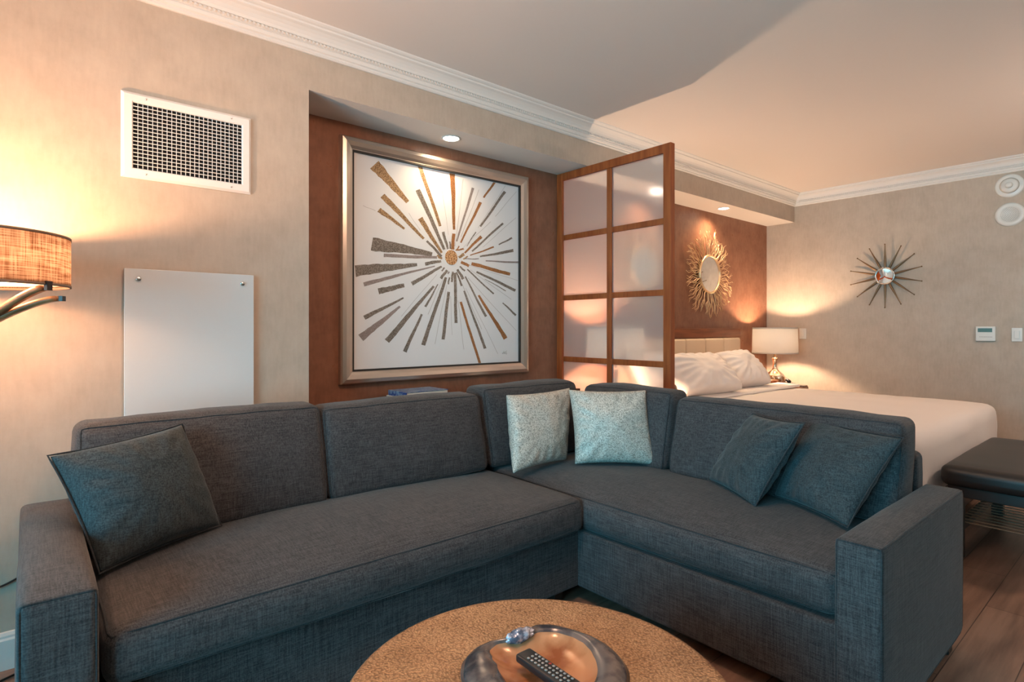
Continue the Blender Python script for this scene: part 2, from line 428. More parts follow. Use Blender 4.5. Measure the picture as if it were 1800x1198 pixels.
# ------------------------------------------------------------------ downlights
def downlight(x, y, label):
    t = thing('recessed_downlight', label, 'ceiling light', (x, y, ZS), 0, 'recessed downlights in the soffit')
    bm = bmesh.new(); lathe(bm, [(.058, -.0005), (.060, -.004), (.052, -.005), (.046, -.001), (.046, 0)], 40, closed=True); obj('trim_ring', bm, M['white'], t)
    bm = bmesh.new(); lathe(bm, [(.0, -.0028), (.0455, -.0028), (.0455, -.0005), (0, -.0005)], 40); obj('lens', bm, M['bulb'], t)
downlight(1.956, 2.869, 'glowing recessed downlight in white soffit above framed sunburst painting')
downlight(5.10, 2.85, 'glowing recessed downlight in soffit above the round branch mirror near the bedside lamp')
downlight(4.02, 2.85, 'recessed downlight behind the frosted divider, glowing through its glass')

# ------------------------------------------------------------------ air vent
t = thing('air_vent', 'white rectangular wall register with dark egg-crate grille above white board', 'vent', (.525, YW, 1.822))
x0, x1, z1 = -.244, .244, .343; fw = .040
bm = bmesh.new()
ring = lambda i, y: [bm.verts.new(p) for p in ((x0+i, y, i), (x1-i, y, i), (x1-i, y, z1-i), (x0+i, y, z1-i))]
R_ = [ring(0, 0), ring(0, -.004), ring(.010, -.013), ring(fw-.004, -.013), ring(fw, -.009), ring(fw, 0)]
for a, b in zip(R_, R_[1:]):
    for i in range(4): bm.faces.new((a[i], a[(i+1) % 4], b[(i+1) % 4], b[i]))
obj('frame', bm, M['vent'], t, smooth=False)
bm = bmesh.new(); bx(bm, x0+fw, x1-fw, -.0012, -.0002, fw, z1-fw); obj('backing', bm, M['dark'], t, smooth=False)
bm = bmesh.new(); nb = 17
for i in range(1, nb):
    z = fw+(z1-2*fw)*i/nb; bx(bm, x0+fw, x1-fw, -.0115, -.0075, z-.0011, z+.0011)
nbv = 24
for i in range(1, nbv):
    x = x0+fw+(x1-x0-2*fw)*i/nbv; bx(bm, x-.0009, x+.0009, -.0075, -.0012, fw, z1-fw)
obj('grille', bm, M['vent'], t, smooth=False)
for sx in (-.16, .16):
    for sz in (.02, z1-.02):
        bm = bmesh.new(); lathe(bm, [(0, -.0155), (.003, -.0150), (.004, -.013), (0, -.013)], 16, axis='Y'); obj('screw', bm, M['chrome'], t, (sx, 0, sz))

# ------------------------------------------------------------------ white glass board
t = thing('glass_board', 'blank frosted white glass board mounted on wall behind the sofa', 'board', (.533, YW, .66))
box('panel', (-.243, .243, -.022, -.012, 0, .797), M['white_glass'], t, bev=.0015)
for s in (-.195, .195):
    for z in (.04, .757):
        bm = bmesh.new(); lathe(bm, [(0, -.030), (.008, -.029), (.010, -.026), (.010, 0), (0, 0)], 24, axis='Y'); obj('standoff_screw', bm, M['chrome'], t, (s, 0, z))

# ------------------------------------------------------------------ sunburst painting
t = thing('framed_painting', 'large square painting of radiating gold and grey strokes in a champagne frame', 'painting', (2.0125, YN, .905))
hw, hh = .6975, 1.385
prof = [(0, 0), (0, -.030), (.008, -.042), (.028, -.048), (.050, -.040), (.066, -.030), (.070, -.030)]
bm = bmesh.new(); rs = []
for i, y in prof: rs.append([bm.verts.new(p) for p in ((-hw+i, y, i), (hw-i, y, i), (hw-i, y, hh-i), (-hw+i, y, hh-i))])
for a, b in zip(rs, rs[1:]):
    for i in range(4): bm.faces.new((a[i], a[(i+1) % 4], b[(i+1) % 4], b[i]))
obj('frame', bm, M['champ'], t, smooth=False)
bm = bmesh.new(); rs = []
for i, y in ((.0702, -.006), (.0702, -.0295), (.080, -.0295), (.080, -.006)): rs.append([bm.verts.new(p) for p in ((-hw+i, y, i), (hw-i, y, i), (hw-i, y, hh-i), (-hw+i, y, hh-i))])
for a, b in zip(rs, rs[1:]+rs[:1]):
    for i in range(4): bm.faces.new((a[i], a[(i+1) % 4], b[(i+1) % 4], b[i]))
obj('inner_lip', bm, M['lip'], t, smooth=False)
cv = box('canvas', (-hw+.0705, hw-.0705, -.014, -.002, .0705, hh-.0705), M['canvas'], t)

ART_C = (0.05, 0.765)
ART = [ ('g',-0.512,1.232,-0.459,1.286,-0.256,1.084,-0.276,1.066),
('g',-0.447,1.075,-0.42,1.102,-0.148,0.87,-0.16,0.859),
('g',-0.467,0.99,-0.447,1.015,-0.284,0.916,-0.292,0.905),
('s',-0.212,1.151,-0.18,1.168,0.006,0.815,-0.011,0.807),
('g',-0.197,1.303,-0.166,1.303,-0.024,0.959,-0.044,0.952),
('g',-0.196,0.977,-0.166,0.997,-0.016,0.792,-0.031,0.783),
('o',0.039,1.303,0.079,1.303,0.081,0.947,0.063,0.944),
('o',0.393,1.303,0.415,1.303,0.316,1.184,0.303,1.188),
('o',0.274,1.154,0.296,1.149,0.129,0.865,0.118,0.868),
('w',0.212,1.238,0.233,1.236,0.097,0.871,0.086,0.873),
('s',0.486,1.259,0.506,1.251,0.289,0.987,0.277,0.993),
('o',0.282,0.931,0.299,0.918,0.158,0.799,0.148,0.806),
('s',0.472,1.04,0.484,1.031,0.218,0.815,0.209,0.822),
('s',0.556,0.948,0.564,0.937,0.442,0.88,0.437,0.886),
('s',0.57,0.865,0.575,0.844,0.28,0.784,0.278,0.794),
('o',0.395,0.869,0.4,0.859,0.2,0.787,0.197,0.793),
('s',-0.509,0.759,-0.494,0.84,-0.091,0.788,-0.096,0.764),
('w',-0.427,0.728,-0.426,0.749,-0.057,0.764,-0.058,0.748),
('s',-0.138,0.849,-0.127,0.859,-0.017,0.772,-0.031,0.76),
('o',0.055,0.919,0.08,0.92,0.071,0.817,0.046,0.816),
('s',-0.024,0.918,-0.003,0.925,0.031,0.819,0.016,0.814),
('s',0.033,0.865,0.044,0.866,0.05,0.82,0.038,0.818),
('s',0.241,0.952,0.249,0.948,0.173,0.848,0.169,0.85),
('o',0.147,0.833,0.149,0.823,0.091,0.811,0.089,0.82),
('o',0.108,0.845,0.116,0.841,0.089,0.81,0.082,0.813),
('g',-0.061,0.766,-0.054,0.775,-0.019,0.759,-0.028,0.747),
('g',0.145,0.803,0.157,0.787,0.113,0.763,0.102,0.776),
('g',0.177,0.786,0.183,0.779,0.146,0.757,0.141,0.765),
('s',0.269,0.776,0.269,0.77,0.157,0.762,0.157,0.767),
('s',-0.6,0.604,-0.607,0.671,-0.203,0.71,-0.201,0.692),
('s',-0.143,0.699,-0.147,0.72,-0.03,0.744,-0.026,0.729),
('w',-0.549,0.552,-0.556,0.576,-0.075,0.705,-0.074,0.699),
('s',-0.456,0.51,-0.465,0.545,-0.293,0.581,-0.288,0.559),
('s',-0.232,0.572,-0.246,0.593,-0.028,0.708,-0.019,0.697),
('s',-0.542,0.361,-0.555,0.384,-0.298,0.499,-0.293,0.491),
('w',-0.555,0.24,-0.584,0.274,-0.323,0.447,-0.314,0.438),
('s',-0.391,0.226,-0.42,0.249,-0.089,0.58,-0.076,0.572),
('s',-0.135,0.442,-0.15,0.448,-0.054,0.59,-0.048,0.588),
('s',-0.275,0.166,-0.3,0.177,-0.175,0.402,-0.162,0.397),
('s',-0.145,0.205,-0.173,0.213,-0.001,0.638,0.019,0.634),
('s',-0.001,0.241,-0.025,0.243,0.019,0.546,0.04,0.544),
('s',0.097,0.347,0.075,0.346,0.066,0.668,0.089,0.67),
('o',0.288,0.081,0.266,0.081,0.113,0.481,0.131,0.486),
('s',0.334,0.179,0.312,0.174,0.143,0.554,0.155,0.558),
('s',0.338,0.395,0.32,0.387,0.153,0.648,0.163,0.652),
('o',0.518,0.249,0.487,0.234,0.26,0.528,0.276,0.536),
('s',0.4,0.549,0.391,0.541,0.171,0.694,0.178,0.701),
('s',0.597,0.587,0.586,0.569,0.247,0.681,0.254,0.693),
('s',0.506,0.574,0.502,0.568,0.32,0.641,0.322,0.644),
('o',0.545,0.699,0.538,0.677,0.206,0.726,0.213,0.748),
('w',0.617,0.782,0.617,0.769,0.327,0.76,0.327,0.768),
('s',0.602,0.409,0.589,0.398,0.472,0.485,0.479,0.491),
('s',-0.022,0.621,-0.039,0.632,0.011,0.686,0.025,0.678),
('s',0.031,0.592,0.021,0.593,0.029,0.638,0.041,0.637),
('s',0.06,0.608,0.045,0.609,0.053,0.675,0.069,0.675),
('s',0.14,0.591,0.125,0.585,0.085,0.672,0.095,0.676),
('s',0.154,0.638,0.134,0.627,0.089,0.688,0.104,0.696),
('o',0.194,0.729,0.184,0.712,0.121,0.734,0.13,0.751),
('s',0.161,0.69,0.152,0.681,0.111,0.708,0.119,0.716),
('s',-0.02,0.671,-0.028,0.676,-0.006,0.699,0.002,0.694),
('g',-0.053,0.755,-0.049,0.763,-0.018,0.755,-0.023,0.746),
('w',0.029,0.657,0.018,0.661,0.027,0.676,0.038,0.672),
('t',-0.025,1.204,-0.022,1.205,0.029,0.908,0.027,0.908),
('t',0.142,1.283,0.145,1.284,0.082,0.84,0.079,0.84),
('t',0.27,1.233,0.273,1.233,0.127,0.903,0.124,0.904),
('t',0.599,1.273,0.601,1.272,0.411,1.072,0.408,1.073),
('t',0.369,1.034,0.371,1.032,0.126,0.822,0.125,0.823),
('t',0.593,1.089,0.595,1.087,0.303,0.853,0.301,0.854),
('t',-0.557,1.011,-0.556,1.013,-0.478,0.994,-0.479,0.992),
('t',-0.262,1.008,-0.26,1.009,-0.18,0.914,-0.182,0.913),
('t',0.499,1.297,0.501,1.296,0.265,0.978,0.263,0.979),
('t',-0.311,0.383,-0.313,0.384,-0.06,0.652,-0.058,0.651),
('t',-0.073,0.214,-0.076,0.215,0.014,0.59,0.016,0.589),
('t',0.057,0.27,0.055,0.27,0.042,0.518,0.045,0.518),
('t',0.149,0.175,0.146,0.175,0.101,0.491,0.104,0.491),
('t',0.433,0.139,0.43,0.138,0.161,0.574,0.163,0.575),
('t',0.601,0.294,0.599,0.292,0.179,0.641,0.181,0.643),
('t',0.553,0.514,0.551,0.512,0.198,0.695,0.199,0.697),
('t',0.615,0.648,0.614,0.646,0.134,0.735,0.135,0.737),
('t',0.294,0.307,0.291,0.306,0.133,0.595,0.136,0.596),
('t',-0.123,0.398,-0.126,0.399,-0.016,0.624,-0.014,0.624) ]
mats = {'g': 0, 's': 1, 'o': 2, 't': 3, 'w': 4, 'd': 5}
bm = bmesh.new(); rr = random.Random(3)
for k, a in enumerate(ART):
    mi = mats[a[0]]; q = [Vector((a[1+2*i], 0, a[2+2*i]-.0705)) for i in range(4)]
    y = -.0062-.00001*(k % 12); nseg = 14; rows = []
    ax = (q[3]+q[2]-q[0]-q[1]).normalized(); ph = rr.random()*9
    for i in range(nseg+1):
        s = i/nseg; l_, r_ = q[0].lerp(q[3], s), q[1].lerp(q[2], s); wd = (l_-r_); wv = wd.normalized() if wd.length > 0 else Vector((1, 0, 0))
        off = wv*(math.sin(s*7+ph)*.0012)
        jl = rr.uniform(-1, 1)*.05; jr = rr.uniform(-1, 1)*.05
        rows.append((bm.verts.new(l_+off+wd*jl+Vector((0, y, 0))), bm.verts.new(r_+off+wd*jr+Vector((0, y, 0)))))
    for a_, b_ in zip(rows, rows[1:]): bm.faces.new((a_[0], a_[1], b_[1], b_[0])).material_index = mi
lathe(bm, [(0, -.0075), (.046, -.0075), (.048, -.006)], 40, c=(ART_C[0], 0, ART_C[1]-.0705), axis='Y', mi=5)
obj('painted_rays', bm, [M['art_g'], M['art_s'], M['art_o'], M['art_t'], M['art_w'], M['disc']], cv, smooth=False)
bm = bmesh.new()
for pts in ([(.475, .135), (.482, .155), (.488, .135), (.494, .152), (.498, .136)], [(.470, .140), (.490, .146), (.512, .158)], [(.500, .140), (.508, .150), (.506, .132), (.516, .138)]):
    tube(bm, [(x, -.0065, z-.0705) for x, z in pts], .0012, 5)
obj('signature', bm, M['art_t'], cv)

# ------------------------------------------------------------------ room divider
DX, D0, D1, DH = 3.045, 2.04, 3.034, 2.368
t = thing('room_divider', 'tall cherry wood screen with frosted glass panes standing behind the sofa corner', 'room divider', (DX, (D0+D1)/2, 0))
hl = (D1-D0)/2
for s, nm in ((-1, 'stile'), (1, 'stile')):
    y0 = -hl if s < 0 else hl-.055
    box(nm, (-.022, .022, y0, y0+.055, 0, DH), M['cherry'], t, bev=.002)
box('mullion', (-.014, .014, -.020, .020, .10, DH-.05), M['cherry'], t, bev=.0015)
box('top_rail', (-.021, .021, -hl+.055, hl-.055, DH-.055, DH), M['cherry'], t, bev=.002)
box('bottom_rail', (-.021, .021, -hl+.055, hl-.055, .02, .12), M['cherry'], t, bev=.002)
rails = [.540, .990, 1.442, 1.889]
for z in rails:
    for y0, y1 in ((-hl+.055, -.020), (.020, hl-.055)):
        box('glazing_bar', (-.014, .014, y0, y1, z-.019, z+.019), M['cherry'], t, bev=.0015)
zs = [.12]+rails+[DH-.055]
for i in range(5):
    za = zs[i]+(0 if i == 0 else .019); zb = zs[i+1]-(0 if i == 4 else .019)
    for y0, y1 in ((-hl+.055, -.020), (.020, hl-.055)):
        box('glass_pane', (-.003, .003, y0, y1, za, zb), M['frost'], t)

# ------------------------------------------------------------------ sectional sofa
SF = M['sofa']; PP = M['pipe']
sofa = thing('sectional_sofa', 'large L-shaped blue-grey linen sectional sofa wrapping the round table', 'sofa', (1.3, 1.9, 0))
ox, oy = 1.3, 1.9
def sc(n, d, **k):
    return cushion(n, (d[0]-ox, d[1]-ox, d[2]-oy, d[3]-oy, d[4], d[5]), sofa, SF, PP if k.pop('pipe', 1) else None, **k)
# bases
sc('base', (.135, 2.62, 1.745, 2.55, .065, .318), r=.014, wr=.001, pipe=0)
sc('base', (1.872, 2.62, .655, 1.76, .065, .318), r=.014, wr=.001, pipe=0)
# back frames
sc('back_frame', (.132, 2.73, 2.50, 2.62, .065, .73), r=.03, wr=.002, bulge=(0, 0, .01), pipe=0)
sc('back_frame', (2.625, 2.735, .665, 2.52, .065, .73), r=.03, wr=.002, bulge=(0, 0, .01), pipe=0)
# arms
sc('arm', (-.02, .130, 1.665, 2.62, .065, .605), r=.018, bulge=(.006, 0, .018), wr=.002, faces=((1, -1),), seed=3)
sc('arm', (1.805, 2.715, .535, .660, .065, .605), r=.016, bulge=(0, .008, .014), wr=.002, faces=((0, -1), (1, -1)), seed=9)
# seat cushions
sc('seat_cushion', (.140, 1.868, 1.690, 2.46, .325, .475), r=.045, bulge=(.004, .018, .042), wr=.004, seed=1, faces=((2, 1), (2, -1)))
sc('seat_cushion', (1.872, 2.60, .672, 2.46, .325, .475), r=.045, bulge=(.018, .004, .042), wr=.004, seed=5, faces=((2, 1), (2, -1)))
# back cushions
def back(cx, cy, w, rz, seed, hgt=.42, label=None, th=.175, lean=.085, z0=.488, bul=(.012, .035, .012)):
    f = soft_def((w/2, th/2, hgt/2), .035, bul, lean, .006, seed)
    bm = bmesh.new(); soft_box(bm, (w/2, th/2, hgt/2), .035, f)
    o = obj('back_cushion', bm, SF, sofa, (cx-ox, cy-oy, z0+hgt/2), rot=(0, 0, rz), label=label)
    bm = bmesh.new(); tube(bm, edge_loop((w/2, th/2, hgt/2), f, 1, -1), .0035, 6, True); obj('piping', bm, PP, o)
    return o
back(.540, 2.385, .835, 0, 2, .405)
back(1.385, 2.385, .845, 0, 12, .388)
back(2.20, 2.40, .72, 0, 22, .41)
Q = -math.pi/2
back(2.515, 1.995, .60, Q, 32, .40)
back(2.505, 1.165, .985, Q, 42, .378)
# feet
for x, y in ((.02, 1.72), (.02, 2.5), (1.90, .60), (2.64, .585), (2.66, 2.5), (1.80, 1.82)):
    box('foot', (x-ox-.025, x-ox+.025, y-oy-.025, y-oy+.025, 0, .066), M['darkwood'], sofa, bev=.002)

# ------------------------------------------------------------------ throw pillows
pillow('throw_pillow', (.160, 2.06, .497), (.535, 2.25, .505), (.425, 2.335, .875), (.045, 2.215, .835), .21, M['pillow'],
       'blue-grey linen throw pillow leaning in the left arm corner of the sofa', 'pillow', 'blue-grey throw pillows', M['pipe'], seed=1, pw=.5)
pillow('throw_pillow', (1.79, 2.10, .508), (2.20, 2.13, .510), (2.30, 2.20, .892), (1.865, 2.245, .880), .15, M['silver'],
       'silver sparkly square pillow in sofa corner, left one tucked behind its twin', 'pillow', 'silver sparkle throw pillows', seed=2, pw=.45)
pillow('throw_pillow', (2.148, 2.030, .512), (2.46, 1.740, .512), (2.50, 1.835, .895), (2.20, 2.125, .895), .15, M['silver'],
       'silver sparkly square pillow in sofa corner, right one overlapping its twin', 'pillow', 'silver sparkle throw pillows', seed=5, pw=.45)
pillow('throw_pillow', (2.42, 1.43, .512), (2.215, 1.105, .500), (2.30, .945, .852), (2.47, 1.24, .838), .165, M['pillow'],
       'blue-grey linen throw pillow on right section, nearer the corner, overlapping the other', 'pillow', 'blue-grey throw pillows', M['pipe'], seed=8, pw=.5)
pillow('throw_pillow', (2.40, 1.115, .512), (2.235, .772, .505), (2.44, .655, .818), (2.515, 1.005, .838), .165, M['pillow'],
       'blue-grey linen throw pillow leaning against the right arm of the sofa', 'pillow', 'blue-grey throw pillows', M['pipe'], seed=11, pw=.5)

# ------------------------------------------------------------------ console behind the sofa with books and bowl
t = thing('console_table', 'dark wood console in wall niche behind the sofa', 'table', (2.0, 2.86, 0))
box('top', (-.92, .92, -.16, .165, .765, .80), M['nightwood'], t, bev=.002)
for s in (-.88, .88):
    for y in (-.13, .135): box('leg', (s-.02, s+.02, y-.02, y+.02, 0, .765), M['nightwood'], t)
def book(loc, rz, w, d, h, cover, label):
    t = thing('book', label, 'book', loc, rz, 'books behind the sofa')
    bm = bmesh.new(); bx(bm, -w/2, w/2, -d/2, d/2, 0, .0025); bx(bm, -w/2, w/2, -d/2, d/2, h-.0025, h); bx(bm, -w/2, -w/2+.003, -d/2, d/2, .0025, h-.0025)
    obj('cover', bm, cover, t, smooth=False)
    bm = bmesh.new(); bx(bm, -w/2+.003, w/2-.004, -d/2+.004, d/2-.004, .0025, h-.0025); obj('pages', bm, M['pages'], t, smooth=False)
    return t
book((1.72, 2.855, .80), .04, .29, .22, .034, M['pages'], 'white-covered book lying under the blue one behind sofa')
book((1.72, 2.855, .834), .02, .28, .20, .030, M['book_blue'], 'blue patterned book lying on top of white book behind sofa')
t = thing('beaded_bowl', 'small silver beaded bowl peeking above the back cushions near the corner', 'bowl', (2.33, 2.86, .80))
bm = bmesh.new(); lathe(bm, [(0, 0), (.04, 0), (.072, .014), (.082, .031), (.078, .031), (.068, .017), (.036, .006), (0, .006)], 32); obj('bowl_body', bm, M['chrome'], t)
for i in range(26):
    a = i*2*math.pi/26; bm = bmesh.new(); bmesh.ops.create_icosphere(bm, subdivisions=2, radius=.0088); obj('bead', bm, M['pearl'] if 0 else M['chrome'], t, (.080*math.cos(a), .080*math.sin(a), .037))
bm = bmesh.new(); tube(bm, [(-.078, -.02, .026), (-.11, -.05, .044), (-.145, -.07, .052)], .006, 8); obj('handle', bm, M['white'], t, label='white handle')

# ------------------------------------------------------------------ coffee table
TX, TY, TZ, TR = .859, .918, .42, .4315
t = thing('coffee_table', 'round hammered brass coffee table in front of the sofa', 'coffee table', (TX, TY, 0))
bm = bmesh.new()
lathe(bm, [(0, TZ-.03), (TR-.02, TZ-.03), (TR-.003, TZ-.028), (TR, TZ-.02), (TR, TZ-.008), (TR-.004, TZ-.001), (TR-.012, TZ+.0015), (TR-.018, TZ), (0, TZ)], 128); obj('table_top', bm, M['hammer'], t)
bm = bmesh.new(); lathe(bm, [(TR-.07, .02), (TR-.05, .02), (TR-.035, .2), (TR-.03, TZ-.03), (TR-.05, TZ-.03)], 96); obj('drum_body', bm, M['hammer'], t)
bm = bmesh.new(); lathe(bm, [(0, 0), (TR-.10, 0), (TR-.10, .02), (0, .02)], 64); obj('plinth', bm, M['darkwood'], t)
# shell dish: outlines in metres around its centre (first the far side seen from the seat)
th = math.radians(49.6); Fv = Vector((math.cos(th), math.sin(th), 0)); Rv = Vector((math.sin(th), -math.cos(th), 0))
dc = Fv*1.285+Rv*.072
OUT = [(0, .150), (12, .158), (24, .168), (38, .182), (52, .190), (66, .182), (80, .180), (95, .176), (108, .170), (118, .160), (126, .150), (134, .155), (144, .183), (154, .200), (168, .198), (182, .192), (200, .185), (225, .178), (250, .175), (275, .178), (300, .178), (325, .176), (345, .165), (360, .150)]
# angle 0 = right, 90 = away
OUT = [(0, .192), (15, .190), (28, .186), (40, .182), (52, .178), (65, .180), (80, .184), (93, .180), (105, .166), (116, .150), (126, .140), (136, .146), (146, .170), (156, .186), (168, .190), (182, .188), (200, .182), (225, .172), (250, .170), (275, .172), (300, .176), (325, .184), (345, .190), (360, .192)]
INN = [(0, .120), (15, .122), (30, .128), (45, .135), (60, .143), (75, .146), (90, .140), (105, .124), (118, .118), (130, .124), (142, .140), (152, .140), (165, .122), (180, .105), (200, .100), (225, .105), (250, .115), (275, .120), (300, .120), (330, .120), (360, .120)]
def pol(tab, a):
    a %= 360
    for (a0, r0), (a1, r1) in zip(tab, tab[1:]):
        if a0 <= a <= a1:
            s = (a-a0)/(a1-a0); s = s*s*(3-2*s); return r0+(r1-r0)*s
bm = bmesh.new(); nn = 120; rings = []
spec_ = [('i', 0.02, .014, 1), ('i', .35, .015, 1), ('i', .7, .019, 1), ('i', .92, .028, 1), ('i', 1.0, .036, 1), ('m', .12, .041, 0), ('m', .35, .044, 0), ('m', .6, .042, 0), ('m', .85, .034, 0), ('o', 1.0, .022, 0), ('o', .95, .012, 0), ('o', .75, .004, 0), ('o', .55, .000, 0), ('o', .02, .000, 0)]
for kd, fct, z, mi in spec_:
    ring = []
    for i in range(nn):
        a = i*360/nn; ro, ri = pol(OUT, a), pol(INN, a)
        r = ri*fct if kd == 'i' else (ro*fct if kd == 'o' else ri+(ro-ri)*fct)
        wob = noise.noise(Vector((math.cos(math.radians(a))*2.2, math.sin(math.radians(a))*2.2, z*20)))*.005*(1 if kd != 'i' else fct*.8) if z > .005 else 0
        p = Rv*(r*math.cos(math.radians(a)))+Fv*(r*math.sin(math.radians(a)))
        ring.append(bm.verts.new((p.x, p.y, z+wob*.9)))
    rings.append((ring, mi))
for (a, m0), (b, m1) in zip(rings, rings[1:]):
    for i in range(nn): bm.faces.new((a[i], a[(i+1) % nn], b[(i+1) % nn], b[i])).material_index = 1 if (m0 and m1) else 0
bm.faces.new(rings[0][0]).material_index = 1; bm.faces.new(rings[-1][0]).material_index = 0
t = thing('shell_dish', 'polished shell dish with dark nacre rim and orange bowl on coffee table', 'dish', (dc.x, dc.y, TZ+.0015))
obj('dish_body', bm, [M['shell_dark'], M['shell_in']], t)
bm = bmesh.new(); bmesh.ops.create_icosphere(bm, subdivisions=4, radius=1)
for v in bm.verts:
    k = 1+.22*noise.noise(v.co*2.2)+.1*noise.noise(v.co*6); q_ = Rv*(v.co.x*.034)+Fv*(v.co.y*.019+v.co.x*.016)
    v.co = Vector((q_.x, q_.y, v.co.z*.016))*k
kp = Rv*(-.052)+Fv*.112; obj('pearl_hinge', bm, M['pearl'], t, (kp.x, kp.y, .044), label='pearly blue-white knob on the rim')
# remote
ra = Fv*1.313+Rv*.0245; rd = (Fv*-.096+Rv*.078).normalized(); rs_ = Vector((-rd.y, rd.x, 0))
rc = ra+rd*.085
t = thing('remote_control', 'black television remote control lying in the shell dish', 'remote control', (rc.x, rc.y, TZ+.037), math.atan2(rd.y, rd.x))
bm = bmesh.new(); f = soft_def((.086, .0225, .010), .007, (0, 0, .002)); soft_box(bm, (.086, .0225, .010), .007, f, m=4); o = obj('remote_body', bm, M['black'], t, (0, 0, .010))
btn = mat('remote_button', (.30, .27, .25), .5); btr = mat('red_button', (.35, .03, .02), .5)
for i in range(11):
    for j in range(3):
        bm = bmesh.new(); lathe(bm, [(0, .0012), (.0030, .0010), (.0036, 0), (0, 0)], 12)
        obj('button', bm, btr if (i, j) == (4, 2) else btn, t, (-.050+i*.0115, (j-1)*.0115, .0215))

# ------------------------------------------------------------------ floor lamp at left
t = thing('floor_lamp', 'floor lamp with burlap drum shade and bent wood arms at the left wall', 'floor lamp', (FL[0], FL[1], 0))
R0, z0, z1 = .25, 1.350, 1.512
bm = bmesh.new(); lathe(bm, [(R0, z0), (R0, z1), (R0-.002, z1), (R0-.002, z0)], 96, closed=True); o = obj('lamp_shade', bm, M['burlap'], t)
for z in (z0, z1-.008):
    bm = bmesh.new(); lathe(bm, [(R0+.0015, z), (R0+.0015, z+.008), (R0-.0035, z+.008), (R0-.0035, z)], 96, closed=True); obj('trim', bm, M['shade_trim'], o)
bm = bmesh.new(); lathe(bm, [(0, z0+.012), (R0-.006, z0+.012), (R0-.006, z0+.015), (0, z0+.015)], 96); obj('diffuser', bm, M['diffuser'], t)
def strip(bm, pts, w, h):
    prev = None
    for i, p in enumerate(pts):
        p = Vector(p); d_ = (Vector(pts[min(i+1, len(pts)-1)])-Vector(pts[max(i-1, 0)])).normalized(); s = Vector((-d_.y, d_.x, 0)).normalized(); u = s.cross(d_)
        q = [bm.verts.new(p+s*a*w/2+u*b*h/2) for a, b in ((-1, -1), (1, -1), (1, 1), (-1, 1))]
        if prev:
            for k in range(4): bm.faces.new((prev[k], prev[(k+1) % 4], q[(k+1) % 4], q[k]))
        else: bm.faces.new(q)
        prev = q
    bm.faces.new(prev)
for k, (ang, drop) in enumerate(((-42, 0), (-28, .030), (165, 0))):
    a = math.radians(ang); pts = []
    for i in range(17):
        s = i/16; r = (R0-.012)*(1-s)+.012*s; pts.append((r*math.cos(a), r*math.sin(a), z0-.008-drop*(1-s)-.135*s**1.3))
    bm = bmesh.new(); strip(bm, pts, .026, .016); obj('bent_arm', bm, M['oakarm'], t)
    bm = bmesh.new(); r = R0-.001; strip(bm, [((r+.004)*math.cos(a), (r+.004)*math.sin(a), z0-.032-drop), ((r+.0041)*math.cos(a), (r+.0041)*math.sin(a), z0+(.012 if k != 1 else -.02))], .020, .010)
    bm.free(); bm = bmesh.new(); bx(bm, -.005, .005, -.010, .010, -.016-drop, .012 if k != 1 else -drop)
    obj('clip', bm, M['darkwood'], t, ((r+.003)*math.cos(a), (r+.003)*math.sin(a), z0), rot=(0, 0, a), smooth=False)
bm = bmesh.new(); lathe(bm, [(0, .02), (.016, .02), (.013, 1.18), (.018, 1.20), (.018, 1.25), (0, 1.25)], 24); obj('pole', bm, M['darkwood'], t)
bm = bmesh.new(); lathe(bm, [(0, 0), (.15, 0), (.152, .012), (.14, .022), (0, .024)], 48); obj('base', bm, M['darkwood'], t)
bm = bmesh.new(); lathe(bm, [(0, 1.25), (.014, 1.25), (.014, 1.33), (0, 1.33)], 16); obj('socket', bm, M['bronze'], t)
# cords
def cord(label, pts, r=.004):
    P = [Vector(p) for p in pts]; out_ = []
    for i in range(len(P)-1):
        a, b, c_, d_ = P[max(i-1, 0)], P[i], P[i+1], P[min(i+2, len(P)-1)]
        for k in range(8):
            s = k/8; out_.append(.5*((2*b)+(c_-a)*s+(2*a-5*b+4*c_-d_)*s*s+(3*b-a-3*c_+d_)*s**3))
    out_.append(P[-1]); bm = bmesh.new(); o0 = out_[0]; tube(bm, [p-o0 for p in out_], r, 8)
    tag(obj('power_cord', bm, M['black'], None, o0), label, 'cord')
cord('thin black cord hanging along the wall above the baseboard beside left sofa arm', [(-.34, 2.724, .27), (-.2, 2.724, .29), (-.08, 2.724, .298), (.02, 2.724, .335), (.12, 2.724, .34), (.25, 2.724, .33)], .0035)
cord('black lamp cord lying on floor beside left sofa arm, nearer the wall', [(-.30, 2.40, .006), (-.22, 2.52, .006), (-.12, 2.60, .006), (.0, 2.66, .006), (.2, 2.67, .006)], .004)
cord('black cord looping on floor beside left sofa arm, nearer the camera', [(-.34, 2.30, .006), (-.2, 2.36, .006), (-.10, 2.34, .006), (-.035, 2.25, .006), (-.035, 2.12, .006)], .004)

# ------------------------------------------------------------------ bed, headboard, nightstands
t = thing('bed', 'white made-up king bed behind the sofa, seen beyond the divider', 'bed', (4.56, 1.85, 0))
box('bed_frame', (-.95, .95, -.93, 1.05, .04, .30), M['darkwood'], t, bev=.01)
cushion('mattress', (-.950, .950, -.925, 1.05, .30, .625), t, M['sheet'], None, r=.06, wr=.001)
